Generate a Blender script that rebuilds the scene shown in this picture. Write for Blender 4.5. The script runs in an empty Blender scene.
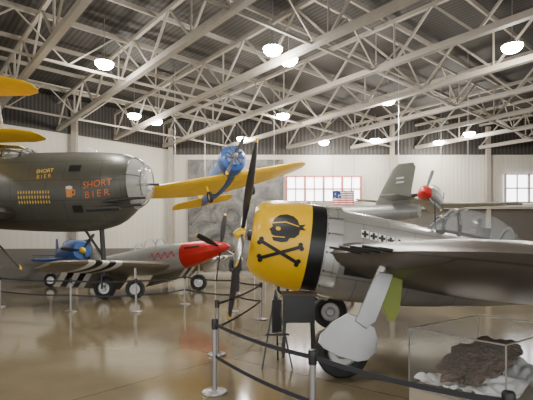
import bpy, bmesh, math, random
from mathutils import Vector, Matrix, noise
random.seed(4)
R=math.radians
COL=bpy.context.scene.collection

# ---------------------------------------------------------------- materials
def _base(name):
    m=bpy.data.materials.new(name); m.use_nodes=True
    nt=m.node_tree; return m,nt,nt.nodes['Principled BSDF']
def mat(name,col,rough=.5,metal=0,var=.15,scale=4,emis=None,estr=0,bump=0,bscale=40):
    m,nt,b=_base(name)
    tc=nt.nodes.new('ShaderNodeTexCoord'); n=nt.nodes.new('ShaderNodeTexNoise')
    n.inputs['Scale'].default_value=scale; n.inputs['Detail'].default_value=5
    nt.links.new(tc.outputs['Object'],n.inputs['Vector'])
    mx=nt.nodes.new('ShaderNodeMixRGB')
    mx.inputs[1].default_value=(*[c*(1-var) for c in col],1); mx.inputs[2].default_value=(*[min(1,c*(1+var)) for c in col],1)
    nt.links.new(n.outputs['Fac'],mx.inputs[0]); nt.links.new(mx.outputs[0],b.inputs['Base Color'])
    b.inputs['Roughness'].default_value=rough; b.inputs['Metallic'].default_value=metal
    if emis:
        b.inputs['Emission Color'].default_value=(*emis,1); b.inputs['Emission Strength'].default_value=estr
    if bump:
        n2=nt.nodes.new('ShaderNodeTexNoise'); n2.inputs['Scale'].default_value=bscale
        nt.links.new(tc.outputs['Object'],n2.inputs['Vector'])
        bp=nt.nodes.new('ShaderNodeBump'); bp.inputs['Strength'].default_value=bump; bp.inputs['Distance'].default_value=.05
        nt.links.new(n2.outputs['Fac'],bp.inputs['Height']); nt.links.new(bp.outputs[0],b.inputs['Normal'])
    return m
def bands(name,axis,stops,rough=.4,metal=0,panel=0):
    m,nt,b=_base(name)
    tc=nt.nodes.new('ShaderNodeTexCoord'); sp=nt.nodes.new('ShaderNodeSeparateXYZ')
    nt.links.new(tc.outputs['Object'],sp.inputs[0]); src=None
    for v,c in stops:
        mx=nt.nodes.new('ShaderNodeMixRGB')
        g=nt.nodes.new('ShaderNodeMath'); g.operation='GREATER_THAN'; g.inputs[1].default_value=v
        nt.links.new(sp.outputs[axis],g.inputs[0]); nt.links.new(g.outputs[0],mx.inputs[0])
        if src is None: mx.inputs[1].default_value=(*c,1)
        else: nt.links.new(src,mx.inputs[1])
        mx.inputs[2].default_value=(*c,1); src=mx.outputs[0]
    n=nt.nodes.new('ShaderNodeTexNoise'); n.inputs['Scale'].default_value=3
    nt.links.new(tc.outputs['Object'],n.inputs['Vector'])
    mr=nt.nodes.new('ShaderNodeMapRange'); mr.inputs['To Min'].default_value=.82; mr.inputs['To Max'].default_value=1.1
    nt.links.new(n.outputs['Fac'],mr.inputs['Value'])
    mm=nt.nodes.new('ShaderNodeMixRGB'); mm.blend_type='MULTIPLY'; mm.inputs[0].default_value=1
    nt.links.new(src,mm.inputs[1]); nt.links.new(mr.outputs[0],mm.inputs[2]); out=mm.outputs[0]
    if panel: out=add_panel(nt,tc,out,panel)
    nt.links.new(out,b.inputs['Base Color'])
    b.inputs['Roughness'].default_value=rough; b.inputs['Metallic'].default_value=metal
    return m
def add_panel(nt,tc,src,sc):
    mp=nt.nodes.new('ShaderNodeMapping'); mp.inputs['Rotation'].default_value=(R(90),0,0)
    nt.links.new(tc.outputs['Object'],mp.inputs[0])
    br=nt.nodes.new('ShaderNodeTexBrick'); br.inputs['Scale'].default_value=sc
    br.inputs['Color1'].default_value=(1,1,1,1); br.inputs['Color2'].default_value=(.93,.93,.92,1); br.inputs['Mortar'].default_value=(.6,.59,.58,1)
    br.inputs['Mortar Size'].default_value=.006; br.inputs['Mortar Smooth'].default_value=0
    br.inputs['Brick Width'].default_value=.8; br.inputs['Row Height'].default_value=.42
    nt.links.new(mp.outputs[0],br.inputs['Vector'])
    mm=nt.nodes.new('ShaderNodeMixRGB'); mm.blend_type='MULTIPLY'; mm.inputs[0].default_value=1
    nt.links.new(src,mm.inputs[1]); nt.links.new(br.outputs['Color'],mm.inputs[2])
    return mm.outputs[0]
def glassmat(name,col=(.9,.93,.92),alpha=.3,rough=.05):
    m,nt,b=_base(name)
    tc=nt.nodes.new('ShaderNodeTexCoord'); n=nt.nodes.new('ShaderNodeTexNoise'); n.inputs['Scale'].default_value=2
    nt.links.new(tc.outputs['Object'],n.inputs['Vector'])
    mr=nt.nodes.new('ShaderNodeMapRange'); mr.inputs['To Min'].default_value=rough; mr.inputs['To Max'].default_value=rough+.05
    nt.links.new(n.outputs['Fac'],mr.inputs['Value']); nt.links.new(mr.outputs[0],b.inputs['Roughness'])
    b.inputs['Base Color'].default_value=(*col,1); b.inputs['Alpha'].default_value=alpha
    b.inputs['Specular IOR Level'].default_value=1
    return m

YEL=(.86,.50,.01); BLK=(.012,.012,.012); ALU=(.55,.535,.50); WHT=(.80,.78,.75)
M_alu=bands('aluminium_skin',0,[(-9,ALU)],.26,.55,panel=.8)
M_wing=bands('wing_metal_shaded',1,[(-99,(.155,.137,.118))],.34,.5,panel=.6)  # bare metal darkened all over, painting in the shade under the wing
M_cowl=bands('cowling_paint',0,[(-9,YEL),(1.02,BLK),(1.36,ALU)],.28)
M_black=mat('black_paint',BLK,.4); M_white=mat('white_paint',WHT,.5); M_yellow=mat('yellow_paint',YEL,.35)
M_rubber=mat('tyre_rubber',(.02,.02,.02),.75,bump=.2)
M_steel=mat('bare_steel',(.45,.44,.42),.35,.7); M_dark=mat('dark_metal',(.05,.05,.05),.45,.4)
M_door=mat('gear_door_silver',(.48,.48,.48),.28,.65,var=.25,scale=2)
M_green=mat('primer_green',(.38,.45,.09),.5)
M_glass=glassmat('canopy_glass',(.85,.92,.95),.13,.02); M_caseglass=glassmat('case_glass',(.85,.9,.88),.03,.01)
M_bglass=glassmat('bomber_nose_glass',(.70,.74,.72),.30)
M_cframe=mat('canopy_frame_dark',(.09,.09,.088),.4,.4)
M_olive=bands('bomber_olive_grey',0,[(-9,(.095,.094,.078))],.38,.15,panel=.6)
M_truss=mat('truss_paint',(.29,.262,.22),.6,var=.15)
M_red=mat('red_paint',(.50,.02,.02),.35); M_blue=mat('trainer_blue',(.025,.09,.30),.35)
M_tyel=mat('trainer_yellow',(.86,.54,.015),.45)
M_cloth=mat('white_cloth',(.80,.80,.77),.9,bump=.3,bscale=12)

# ---------------------------------------------------------------- helpers
def link(ob,parent=None,mats=(),label=None):
    COL.objects.link(ob)
    if parent: ob.parent=parent
    if ob.type=='MESH':
        for m in mats: ob.data.materials.append(m)
    if label: ob['label']=label
    return ob
def top(ob,label,cat,group=None):
    ob['label']=label; ob['category']=cat
    if group: ob['group']=group
    return ob
def mesh(name,v,f,m,parent=None,smooth=True,label=None,angle=40):
    me=bpy.data.meshes.new(name); me.from_pydata([tuple(p) for p in v],[],f); 
    bm=bmesh.new(); bm.from_mesh(me); bmesh.ops.recalc_face_normals(bm,faces=bm.faces)
    if smooth:
        for fc in bm.faces: fc.smooth=True
        for e in bm.edges:
            if len(e.link_faces)==2 and e.calc_face_angle(0)>R(angle): e.smooth=False
    bm.to_mesh(me); bm.free()
    ob=bpy.data.objects.new(name,me)
    return link(ob,parent,[m] if not isinstance(m,(list,tuple)) else m,label)
def empty(name,M,label,cat):
    e=bpy.data.objects.new(name,None); e.empty_display_size=.3; e.matrix_world=M; COL.objects.link(e)
    return top(e,label,cat)
class Geo:
    def __init__(s): s.v=[]; s.f=[]
    def add(s,v,f):
        o=len(s.v); s.v+= [tuple(p) for p in v]; s.f+=[tuple(i+o for i in q) for q in f]; return s
    def box(s,c,d):
        x,y,z=c; a,b,e=[k/2 for k in d]
        v=[(x+i*a,y+j*b,z+k*e) for i in(-1,1) for j in(-1,1) for k in(-1,1)]
        return s.add(v,[(0,1,3,2),(4,6,7,5),(0,4,5,1),(2,3,7,6),(0,2,6,4),(1,5,7,3)])
    def beam(s,a,b,w,h=None,n=4):
        a=Vector(a);b=Vector(b);h=h or w; d=(b-a).normalized()
        up=Vector((0,0,1)) if abs(d.z)<.95 else Vector((1,0,0))
        x=d.cross(up).normalized(); y=x.cross(d)
        return s._pr(a,b,x,y,w/2*1.414,h/2*1.414,4,R(45))
    def _pr(s,a,b,x,y,rx,ry,n,ph=0,rb=None):
        rb=1 if rb is None else rb
        v=[];f=[]
        for p,k in((a,1),(b,rb)):
            for i in range(n):
                t=2*math.pi*i/n+ph; v.append(p+x*math.cos(t)*rx*k+y*math.sin(t)*ry*k)
        for i in range(n): f.append((i,(i+1)%n,n+(i+1)%n,n+i))
        f.append(tuple(range(n))[::-1]); f.append(tuple(range(n,2*n)))
        return s.add(v,f)
    def cyl(s,a,b,r,n=16,r2=None):
        a=Vector(a);b=Vector(b); d=(b-a).normalized()
        up=Vector((0,0,1)) if abs(d.z)<.95 else Vector((1,0,0))
        x=d.cross(up).normalized(); y=x.cross(d)
        return s._pr(a,b,x,y,r,r,n,0,None if r2 is None else r2/r)
    def rev(s,prof,c,ax='y',n=32):
        v=[];f=[];m=len(prof)
        for i in range(n):
            t=2*math.pi*i/n
            for h,r in prof:
                p={'y':(r*math.cos(t),h,r*math.sin(t)),'x':(h,r*math.cos(t),r*math.sin(t)),'z':(r*math.cos(t),r*math.sin(t),h)}[ax]
                v.append((p[0]+c[0],p[1]+c[1],p[2]+c[2]))
        for i in range(n):
            for j in range(m-1):
                f.append((i*m+j,i*m+j+1,((i+1)%n)*m+j+1,((i+1)%n)*m+j))
        return s.add(v,f)
    def done(s,name,m,parent=None,smooth=True,label=None): return mesh(name,s.v,s.f,m,parent,smooth,label)

class Body:
    def __init__(s,keys): s.k=keys
    def sample(s,x):
        k=s.k
        if x<=k[0][0]: return k[0][1:]
        if x>=k[-1][0]: return k[-1][1:]
        for i in range(len(k)-1):
            if k[i][0]<=x<=k[i+1][0]: break
        p1,p2=k[i],k[i+1]; p0=k[max(i-1,0)]; p3=k[min(i+2,len(k)-1)]; h=p2[0]-p1[0]; t=(x-p1[0])/h
        out=[]
        for j in range(1,4):
            m1=(p2[j]-p0[j])/max(p2[0]-p0[0],1e-6)*h; m2=(p3[j]-p1[j])/max(p3[0]-p1[0],1e-6)*h
            out.append((2*t**3-3*t*t+1)*p1[j]+(t**3-2*t*t+t)*m1+(-2*t**3+3*t*t)*p2[j]+(t**3-t*t)*m2)
        return out
    def mesh(s,name,x0,x1,n,m,parent,N=40,cap0=True,cap1=True,grow=0,label=None,ease=False):
        v=[];f=[]
        for i in range(n+1):
            q=i/n
            if ease: q=q*q
            x=x0+(x1-x0)*q; zc,ry,rz=s.sample(x)
            for j in range(N):
                t=2*math.pi*j/N; v.append((x,math.cos(t)*(ry+grow),zc+math.sin(t)*(rz+grow)))
        for i in range(n):
            for j in range(N): f.append((i*N+j,i*N+(j+1)%N,(i+1)*N+(j+1)%N,(i+1)*N+j))
        if cap0: f.append(tuple(range(N))[::-1])
        if cap1: f.append(tuple(range(n*N,(n+1)*N)))
        return mesh(name,v,f,m,parent,True,label)
    def y(s,x,z):
        zc,ry,rz=s.sample(x); q=1-((z-zc)/rz)**2
        return ry*math.sqrt(max(q,0))
def foil(tc,n=9):
    xs=[.5*(1-math.cos(math.pi*i/n)) for i in range(n+1)]
    yt=lambda x:5*tc*(.2969*math.sqrt(x)-.126*x-.3516*x*x+.2843*x**3-.1036*x**4)
    return [(x,yt(x)) for x in xs[::-1]]+[(x,-yt(x)*.8) for x in xs[1:]]
def wing(name,st,m,parent,vert=False,label=None,inc=0):
    """stations (span, x_le, z, chord, thickness)"""
    v=[];f=[]; ti=math.tan(R(inc))
    for (s_,xl,z,ch,tc) in st:
        for (a,b) in foil(tc):
            p=(xl+a*ch,s_,z+b*ch-(a-.3)*ch*ti); v.append((p[0],p[2],p[1]) if vert else p)
    N=len(foil(.1))
    for i in range(len(st)-1):
        for j in range(N): f.append((i*N+j,i*N+(j+1)%N,(i+1)*N+(j+1)%N,(i+1)*N+j))
    f.append(tuple(range(N))); f.append(tuple(range((len(st)-1)*N,len(st)*N)))
    return mesh(name,v,f,m,parent,True,label,angle=60)
def blade(name,Rr,w,ang,origin,m,parent):
    v=[];f=[];N=10
    rs=[.06,.18,.3,.5,.7,.85,.94,.985,1.0]; ws=[.35,.45,.75,1,1,.9,.72,.42,.1]
    for r,k in zip(rs,ws):
        tw=R(60-38*r); cw=w*k/2; th=.09*w*(1.1-r)+.012
        for j in range(N):
            t=2*math.pi*j/N; a=math.cos(t)*cw; b=math.sin(t)*th
            v.append((a*math.sin(tw)+b*math.cos(tw), a*math.cos(tw)-b*math.sin(tw), r*Rr))
    for i in range(len(rs)-1):
        for j in range(N): f.append((i*N+j,i*N+(j+1)%N,(i+1)*N+(j+1)%N,(i+1)*N+j))
    f.append(tuple(range(N))); f.append(tuple(range((len(rs)-1)*N,len(rs)*N)))
    ob=mesh(name,v,f,m,parent,True)
    ob.location=origin; ob.rotation_euler=(ang,0,0)
    return ob
def propeller(parent,origin,Rr,n,phase,mblade,mspin,spr,spl,w):
    g=Geo(); pr=[]
    for i in range(9):
        t=i/8; pr.append((-spl*(1-t),spr*math.sin(math.pi/2*t)**.8 if t>0 else 0.001))
    pr.append((.06,spr)); pr.append((.06,.001))
    g.rev(pr,(0,0,0),'x',24)
    h=g.done('propeller',mspin,parent); h.location=origin
    for i in range(n): blade('blade',Rr,w,phase+2*math.pi*i/n,(0.0,0,0),mblade,h)
    return h
def wheel(name,c,r,w,parent,ax='y'):
    g=Geo(); prof=[(-w*.32,r*.55),(-w*.5,r*.72),(-w*.46,r*.9),(-w*.25,r*.985),(0,r),(w*.25,r*.985),(w*.46,r*.9),(w*.5,r*.72),(w*.32,r*.55)]
    g.rev(prof,(0,0,0),ax,36)
    t=g.done(name,M_rubber,parent); t.location=c
    g=Geo(); g.rev([(-w*.36,.001),(-w*.38,r*.2),(-w*.2,r*.3),(-w*.2,r*.5),(-w*.34,r*.57),(w*.34,r*.57),(w*.2,r*.5),(w*.2,r*.3),(w*.38,r*.2),(w*.36,.001)],(0,0,0),ax,28)
    g.done('wheel_hub',M_steel,t)
    return t
def decal(name,polys,fy,x0,z0,sx,side,m,parent,off=.008,sub=4,scale=1,label=None,raw=None,rot=0):
    bm=bmesh.new()
    if raw is not None: bm.from_mesh(raw)
    else:
        for p in polys:
            vs=[bm.verts.new((a,b,0)) for a,b in p]; bm.faces.new(vs)
    bmesh.ops.triangulate(bm,faces=bm.faces)
    if sub: bmesh.ops.subdivide_edges(bm,edges=bm.edges,cuts=sub,use_grid_fill=True)
    bmesh.ops.triangulate(bm,faces=bm.faces)
    c_,s_=math.cos(R(rot)),math.sin(R(rot))
    for v in bm.verts:
        a=v.co.x*c_-v.co.y*s_; b=v.co.x*s_+v.co.y*c_
        x=x0+sx*a*scale; z=z0+b*scale
        v.co=(x,side*(fy(x,z)+off),z)
    me=bpy.data.meshes.new(name); bm.to_mesh(me); bm.free()
    ob=bpy.data.objects.new(name,me); return link(ob,parent,[m],label)
def textmesh(s,size,shear=0,bold=.012):
    cu=bpy.data.curves.new('t','FONT'); cu.body=s; cu.size=size; cu.align_x='CENTER'; cu.align_y='CENTER'; cu.shear=shear; cu.offset=bold*size
    o=bpy.data.objects.new('t',cu); COL.objects.link(o); bpy.context.view_layer.update()
    me=bpy.data.meshes.new_from_object(o.evaluated_get(bpy.context.evaluated_depsgraph_get()))
    bpy.data.objects.remove(o); return me
def TRS(loc,yaw,pitch,roll=0):
    return Matrix.Translation(loc)@Matrix.Rotation(R(yaw),4,'Z')@Matrix.Rotation(R(pitch),4,'Y')@Matrix.Rotation(R(roll),4,'X')
def inworld(ob,M):
    ob.matrix_parent_inverse=M.inverted(); return ob
def ell(cx,cy,rx,ry,n=20): return [(cx+rx*math.cos(2*math.pi*i/n),cy+ry*math.sin(2*math.pi*i/n)) for i in range(n)]

# ---------------------------------------------------------------- the hall
ROOM=[(-6.4,30),(22,30),(22,-6),(-48.4,-6)]
def struct(o): o['kind']='structure'; return o
m,nt,b=_base('polished_concrete')
tc=nt.nodes.new('ShaderNodeTexCoord'); n1=nt.nodes.new('ShaderNodeTexNoise'); n1.inputs['Scale'].default_value=.5; n1.inputs['Detail'].default_value=8
nt.links.new(tc.outputs['Object'],n1.inputs['Vector'])
cr=nt.nodes.new('ShaderNodeValToRGB'); cr.color_ramp.elements[0].position=.3; cr.color_ramp.elements[0].color=(.17,.135,.078,1); cr.color_ramp.elements[1].position=.75; cr.color_ramp.elements[1].color=(.30,.248,.155,1)
nt.links.new(n1.outputs['Fac'],cr.inputs[0])
br=nt.nodes.new('ShaderNodeTexBrick'); br.inputs['Scale'].default_value=.18; br.offset=0; br.inputs['Brick Width'].default_value=1; br.inputs['Row Height'].default_value=1
br.inputs['Color1'].default_value=(1,1,1,1); br.inputs['Color2'].default_value=(.95,.95,.95,1); br.inputs['Mortar'].default_value=(.6,.58,.55,1); br.inputs['Mortar Size'].default_value=.003
mp=nt.nodes.new('ShaderNodeMapping'); mp.inputs['Rotation'].default_value=(0,0,R(40)); nt.links.new(tc.outputs['Object'],mp.inputs[0]); nt.links.new(mp.outputs[0],br.inputs['Vector'])
mm=nt.nodes.new('ShaderNodeMixRGB'); mm.blend_type='MULTIPLY'; mm.inputs[0].default_value=1
nt.links.new(cr.outputs[0],mm.inputs[1]); nt.links.new(br.outputs['Color'],mm.inputs[2]); nt.links.new(mm.outputs[0],b.inputs['Base Color'])
mr=nt.nodes.new('ShaderNodeMapRange'); mr.inputs['To Min'].default_value=.05; mr.inputs['To Max'].default_value=.19
nt.links.new(n1.outputs['Fac'],mr.inputs['Value']); nt.links.new(mr.outputs[0],b.inputs['Roughness'])
b.inputs['Specular IOR Level'].default_value=.9
M_floor=m
def prism(name,poly,z0,z1,m):
    n=len(poly); v=[(x,y,z0) for x,y in poly]+[(x,y,z1) for x,y in poly]
    f=[tuple(range(n)),tuple(range(n,2*n))]+[(i,(i+1)%n,n+(i+1)%n,n+i) for i in range(n)]
    return struct(mesh(name,v,f,m,smooth=False))
BIG=[(-7,31),(23,31),(23,-8),(-50,-8)]
prism('floor',BIG,-.2,0,M_floor)
m,nt,b=_base('corrugated_deck'); tc=nt.nodes.new('ShaderNodeTexCoord')
mp=nt.nodes.new('ShaderNodeMapping'); mp.inputs['Rotation'].default_value=(0,0,R(-40.6)); nt.links.new(tc.outputs['Object'],mp.inputs[0])
wv=nt.nodes.new('ShaderNodeTexWave'); wv.inputs['Scale'].default_value=1.6; nt.links.new(mp.outputs[0],wv.inputs[0])
cr=nt.nodes.new('ShaderNodeValToRGB'); cr.color_ramp.elements[0].color=(.016,.015,.014,1); cr.color_ramp.elements[1].color=(.052,.047,.042,1)
nt.links.new(wv.outputs['Fac'],cr.inputs[0]); nt.links.new(cr.outputs[0],b.inputs['Base Color']); b.inputs['Roughness'].default_value=.7
bp=nt.nodes.new('ShaderNodeBump'); bp.inputs['Strength'].default_value=.6; nt.links.new(wv.outputs['Fac'],bp.inputs['Height']); nt.links.new(bp.outputs[0],b.inputs['Normal'])
M_deck=m
prism('ceiling',BIG,10.5,10.7,m)
def wallmat(name,c,sc):
    m,nt,b=_base(name); tc=nt.nodes.new('ShaderNodeTexCoord')
    n=nt.nodes.new('ShaderNodeTexNoise'); n.inputs['Scale'].default_value=.4; nt.links.new(tc.outputs['Object'],n.inputs[0])
    mx=nt.nodes.new('ShaderNodeMixRGB'); mx.inputs[1].default_value=(*[k*.88 for k in c],1); mx.inputs[2].default_value=(*c,1); nt.links.new(n.outputs['Fac'],mx.inputs[0])
    nt.links.new(mx.outputs[0],b.inputs['Base Color']); b.inputs['Roughness'].default_value=.75
    wv=nt.nodes.new('ShaderNodeTexWave'); wv.inputs['Scale'].default_value=sc; nt.links.new(tc.outputs['Object'],wv.inputs[0])
    bp=nt.nodes.new('ShaderNodeBump'); bp.inputs['Strength'].default_value=.15; bp.inputs['Distance'].default_value=.05; nt.links.new(wv.outputs['Fac'],bp.inputs['Height']); nt.links.new(bp.outputs[0],b.inputs['Normal'])
    return m
M_wall=wallmat('cream_wall_panel',(.50,.47,.41),1.2)
def slab(name,p,q,z0,z1,m,th=.2):
    p=Vector((*p,0));q=Vector((*q,0)); d=(q-p).normalized(); nrm=Vector((-d.y,d.x,0))*th
    a=[p,q,q+nrm,p+nrm]
    return prism(name,[(k.x,k.y) for k in a],z0,z1,m)
slab('wall_back',(22,30),(-6.4,30),0,10.5,M_wall,-.2)
slab('wall_left',(-6.4,30),(-48.4,-6),0,10.5,M_wall,-.2)
slab('wall_right',(22,-6),(22,30),0,10.5,M_wall,-.2)
slab('wall_front',(-48.4,-6),(22,-6),7.5,10.5,M_wall,-.2)
M_wains=mat('dark_wainscot',(.10,.09,.078),.6)
g=Geo(); g.box((14.5,29.9,2.2),(15,.2,4.4)); struct(g.done('trim_1',M_wains,smooth=False))
g=Geo(); g.box((14.5,29.8,4.5),(15,.35,.14)); struct(g.done('trim_2',M_truss,smooth=False))
D1=Vector((-.651,.759,0)); D2=Vector((.759,.651,0))
k=3
for t in (.3,6.5,13,19.5,26,32.5):
    p=Vector((-6.4,30,0))-D2*t+Vector((.2,-.25,0)); g=Geo(); g.box((p.x,p.y,4.9),(.3,.3,9.8)); struct(g.done('trim_%d'%k,M_truss,smooth=False)); k+=1
for x in (8.5,15):
    g=Geo(); g.box((x,29.8,5),(.28,.28,10)); struct(g.done('trim_%d'%k,M_truss,smooth=False)); k+=1
for z,h,mm_ in ((6.0,.12,M_truss),(.9,1.8,M_wains),(9.45,2.0,M_deck)):
    p=Vector((-6.4,30,0))-D2*.1+Vector((.07,-.08,0)); q=p-D2*50
    g=Geo(); g.beam((p.x,p.y,z),(q.x,q.y,z),.08,h); struct(g.done('trim_%d'%k,mm_,smooth=False)); k+=1
g=Geo(); g.box((7.8,29.93,9.3),(28.4,.12,2.3)); struct(g.done('trim_%d'%k,M_deck,smooth=False)); k+=1
M_pane=mat('bright_window_pane',(.9,.92,.95),.3,var=.03,emis=(.95,.96,1),estr=6)
M_wfr=mat('window_frame_red',(.40,.12,.09),.5); M_wfw=mat('window_frame_grey',(.4,.38,.36),.5)
def window(i,x0,x1,z0,z1,nx,nz,fm):
    g=Geo(); g.box(((x0+x1)/2,29.93,(z0+z1)/2),(x1-x0,.06,z1-z0)); p=struct(g.done('window_%d'%i,M_pane,smooth=False))
    g=Geo()
    for a in range(nx+1): x=x0+(x1-x0)*a/nx; g.box((x,29.86,(z0+z1)/2),(.14 if a%2==0 else .07,.1,z1-z0+.1))
    for a in range(nz+1): z=z0+(z1-z0)*a/nz; g.box(((x0+x1)/2,29.85,z),(x1-x0+.1,.1,.09))
    g.done('window_frame',fm,p,smooth=False)
window(1,1.35,6.4,4.95,6.65,8,2,M_wfr); window(2,16.2,21,4.9,6.8,6,2,M_wfw)
def clipline(base,dr):
    lo,hi=-80,80; P=ROOM
    for i in range(len(P)):
        a=P[i]; bb=P[(i+1)%len(P)]; e=Vector((bb[0]-a[0],bb[1]-a[1],0)); nn=Vector((e.y,-e.x,0))
        num=(Vector((a[0],a[1],0))-base).dot(nn); den=dr.dot(nn)
        if abs(den)<1e-6:
            if num>0: return 0,-1
            continue
        t=num/den
        if den>0: lo=max(lo,t)
        else: hi=min(hi,t)
    return lo,hi
ZB,ZT=8.6,10.1
def truss(fn,lo,hi,name,label,w1,w2,w3,pan,zb=ZB,zt=ZT):
    T=bpy.data.objects.new(name,None); T.location=fn((lo+hi)/2)+Vector((0,0,zb)); COL.objects.link(T); top(T,label,'roof truss','steel roof trusses under the deck')
    M=Matrix.Translation(T.location)
    for z_,w_,nm in ((zb,w1,'bottom_chord'),(zt,w2,'top_chord')):
        g=Geo(); g.beam(fn(lo)+Vector((0,0,z_)),fn(hi)+Vector((0,0,z_)),w_); inworld(g.done(nm,M_truss,T,False),M)
    g=Geo(); n=max(2,int((hi-lo)/pan)); s=(hi-lo)/n
    for i in range(n):
        a=fn(lo+i*s)+Vector((0,0,zb)); b_=fn(lo+(i+.5)*s)+Vector((0,0,zt)); c_=fn(lo+(i+1)*s)+Vector((0,0,zb))
        g.beam(a,b_,w3); g.beam(b_,c_,w3)
        if i%2==0: g.beam(c_,c_+Vector((0,0,zt-zb)),w3*.8)
    inworld(g.done('web_bracing',M_truss,T,False),M)
for i in range(11):
    c=.7+3.3*i; lo,hi=clipline(D2*c,D1); lo+=.2; hi-=.2
    if hi-lo<1.5: continue
    truss(lambda t,c=c:D2*c+D1*t,lo,hi,'roof_truss','long cream-painted steel lattice truss below the dark deck',.21,.13,.075,2.8)
for t0 in (-12,-5,3,10,17,24,31,36):
    lo,hi=clipline(D1*t0,D2)
    if hi-lo<2: continue
    lo=max(lo+.3,-16); hi=hi-.3
    if hi-lo<2: continue
    truss(lambda t,t0=t0:D1*t0+D2*t,lo,hi,'cross_truss','cross-wise cream steel bracing truss between main trusses',.085,.08,.05,3.3)
t0=-14
while t0<38:
    lo,hi=clipline(D1*t0,D2); lo=max(lo+.3,-18); hi-=.3
    if hi-lo>1:
        g=Geo(); g.beam(D1*t0+D2*lo+Vector((0,0,10.27)),D1*t0+D2*hi+Vector((0,0,10.27)),.08,.16)
        top(g.done('roof_purlin',M_truss,None,False),'slim cream steel purlin carrying the roof deck','roof beam','steel purlins under the deck')
    t0+=2.6

# lamps
M_lamp=mat('lamp_glow',(1,.95,.85),.4,var=0,emis=(1,.96,.88),estr=160)
M_hous=mat('lamp_housing',(.3,.3,.29),.4,.5)
LAMPS=[(-5.6,15.2),(.2,14.1),(.75,14.9),(7.76,13.9),(5.27,19.1),(.8,21.3),(-6.4,21.3),(-5.6,22.3),(-1.44,25.9),(6.5,26.3),(3.5,26.8),(11.4,24.75),(10.5,26.8),(-9,4),(0,3),(9,4),(-16,10)]  # closing entries are lamps out of view, added for lighting
for i,(x,y) in enumerate(LAMPS):
    x*=1.06; y*=1.06
    g=Geo(); g.rev([(.10,.001),(.10,.2),(.06,.26),(.0,.34),(-.02,.34),(-.01,.32),(.04,.2)],(0,0,0),'z',24)
    L=g.done('ceiling_lamp',M_hous); L.location=(x,y,8.68); top(L,'round high-bay lamp with glowing lens fixed among the trusses','lamp','high-bay lamps under the roof')
    g=Geo(); g.rev([(0.01,.001),(0,.32),(-.10,.31),(-.19,.22),(-.23,.001)],(0,0,.0),'z',24); g.done('lamp_lens',M_lamp,L)
    g=Geo(); g.cyl((0,0,.1),(0,0,1.6),.014,8); g.done('lamp_rod',M_hous,L)
    l=bpy.data.lights.new('bulb','POINT'); l.energy=400; l.color=(1,.95,.86); l.shadow_soft_size=.25
    o=bpy.data.objects.new('lamp_bulb',l); COL.objects.link(o); o.parent=L; o.location=(0,0,-.6)

# mural
m,nt,b=_base('mural_print'); tc=nt.nodes.new('ShaderNodeTexCoord')
n=nt.nodes.new('ShaderNodeTexNoise'); n.inputs['Scale'].default_value=.7; n.inputs['Detail'].default_value=9; n.inputs['Roughness'].default_value=.75; n.inputs['Distortion'].default_value=.8
nt.links.new(tc.outputs['Object'],n.inputs[0]); cr=nt.nodes.new('ShaderNodeValToRGB')
for i_,(p_,c_) in enumerate([(.36,.03),(.66,.22)]):
    cr.color_ramp.elements[i_].position=p_; cr.color_ramp.elements[i_].color=(c_,c_*.97,c_*.93,1)
nt.links.new(n.outputs['Fac'],cr.inputs[0]); nt.links.new(cr.outputs[0],b.inputs['Base Color']); b.inputs['Roughness'].default_value=.6
g=Geo(); g.box((-2.1,29.9,4.05),(6.5,.1,7.5)); top(g.done('wall_mural',m,None,False),'tall black-and-white photographic mural on the wall','mural')
# flag
m,nt,b=_base('striped_flag'); tc=nt.nodes.new('ShaderNodeTexCoord'); sp=nt.nodes.new('ShaderNodeSeparateXYZ'); nt.links.new(tc.outputs['Generated'],sp.inputs[0])
ma=nt.nodes.new('ShaderNodeMath'); ma.operation='MULTIPLY'; ma.inputs[1].default_value=6.5; nt.links.new(sp.outputs[2],ma.inputs[0])
fr=nt.nodes.new('ShaderNodeMath'); fr.operation='FRACT'; nt.links.new(ma.outputs[0],fr.inputs[0])
gt=nt.nodes.new('ShaderNodeMath'); gt.operation='LESS_THAN'; gt.inputs[1].default_value=.5; nt.links.new(fr.outputs[0],gt.inputs[0])
mx=nt.nodes.new('ShaderNodeMixRGB'); mx.inputs[1].default_value=(.8,.8,.78,1); mx.inputs[2].default_value=(.5,.03,.04,1); nt.links.new(gt.outputs[0],mx.inputs[0])
g1=nt.nodes.new('ShaderNodeMath'); g1.operation='LESS_THAN'; g1.inputs[1].default_value=.4; nt.links.new(sp.outputs[0],g1.inputs[0])
g2=nt.nodes.new('ShaderNodeMath'); g2.operation='GREATER_THAN'; g2.inputs[1].default_value=.46; nt.links.new(sp.outputs[2],g2.inputs[0])
g3=nt.nodes.new('ShaderNodeMath'); g3.operation='MULTIPLY'; nt.links.new(g1.outputs[0],g3.inputs[0]); nt.links.new(g2.outputs[0],g3.inputs[1])
vo=nt.nodes.new('ShaderNodeTexVoronoi'); vo.inputs['Scale'].default_value=6; nt.links.new(tc.outputs['Object'],vo.inputs[0])
g4=nt.nodes.new('ShaderNodeMath'); g4.operation='LESS_THAN'; g4.inputs[1].default_value=.25; nt.links.new(vo.outputs['Distance'],g4.inputs[0])
mb=nt.nodes.new('ShaderNodeMixRGB'); mb.inputs[1].default_value=(.03,.05,.2,1); mb.inputs[2].default_value=(.8,.8,.8,1); nt.links.new(g4.outputs[0],mb.inputs[0])
m2=nt.nodes.new('ShaderNodeMixRGB'); nt.links.new(g3.outputs[0],m2.inputs[0]); nt.links.new(mx.outputs[0],m2.inputs[1]); nt.links.new(mb.outputs[0],m2.inputs[2])
nt.links.new(m2.outputs[0],b.inputs['Base Color']); b.inputs['Roughness'].default_value=.8
v=[];f=[]
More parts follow.
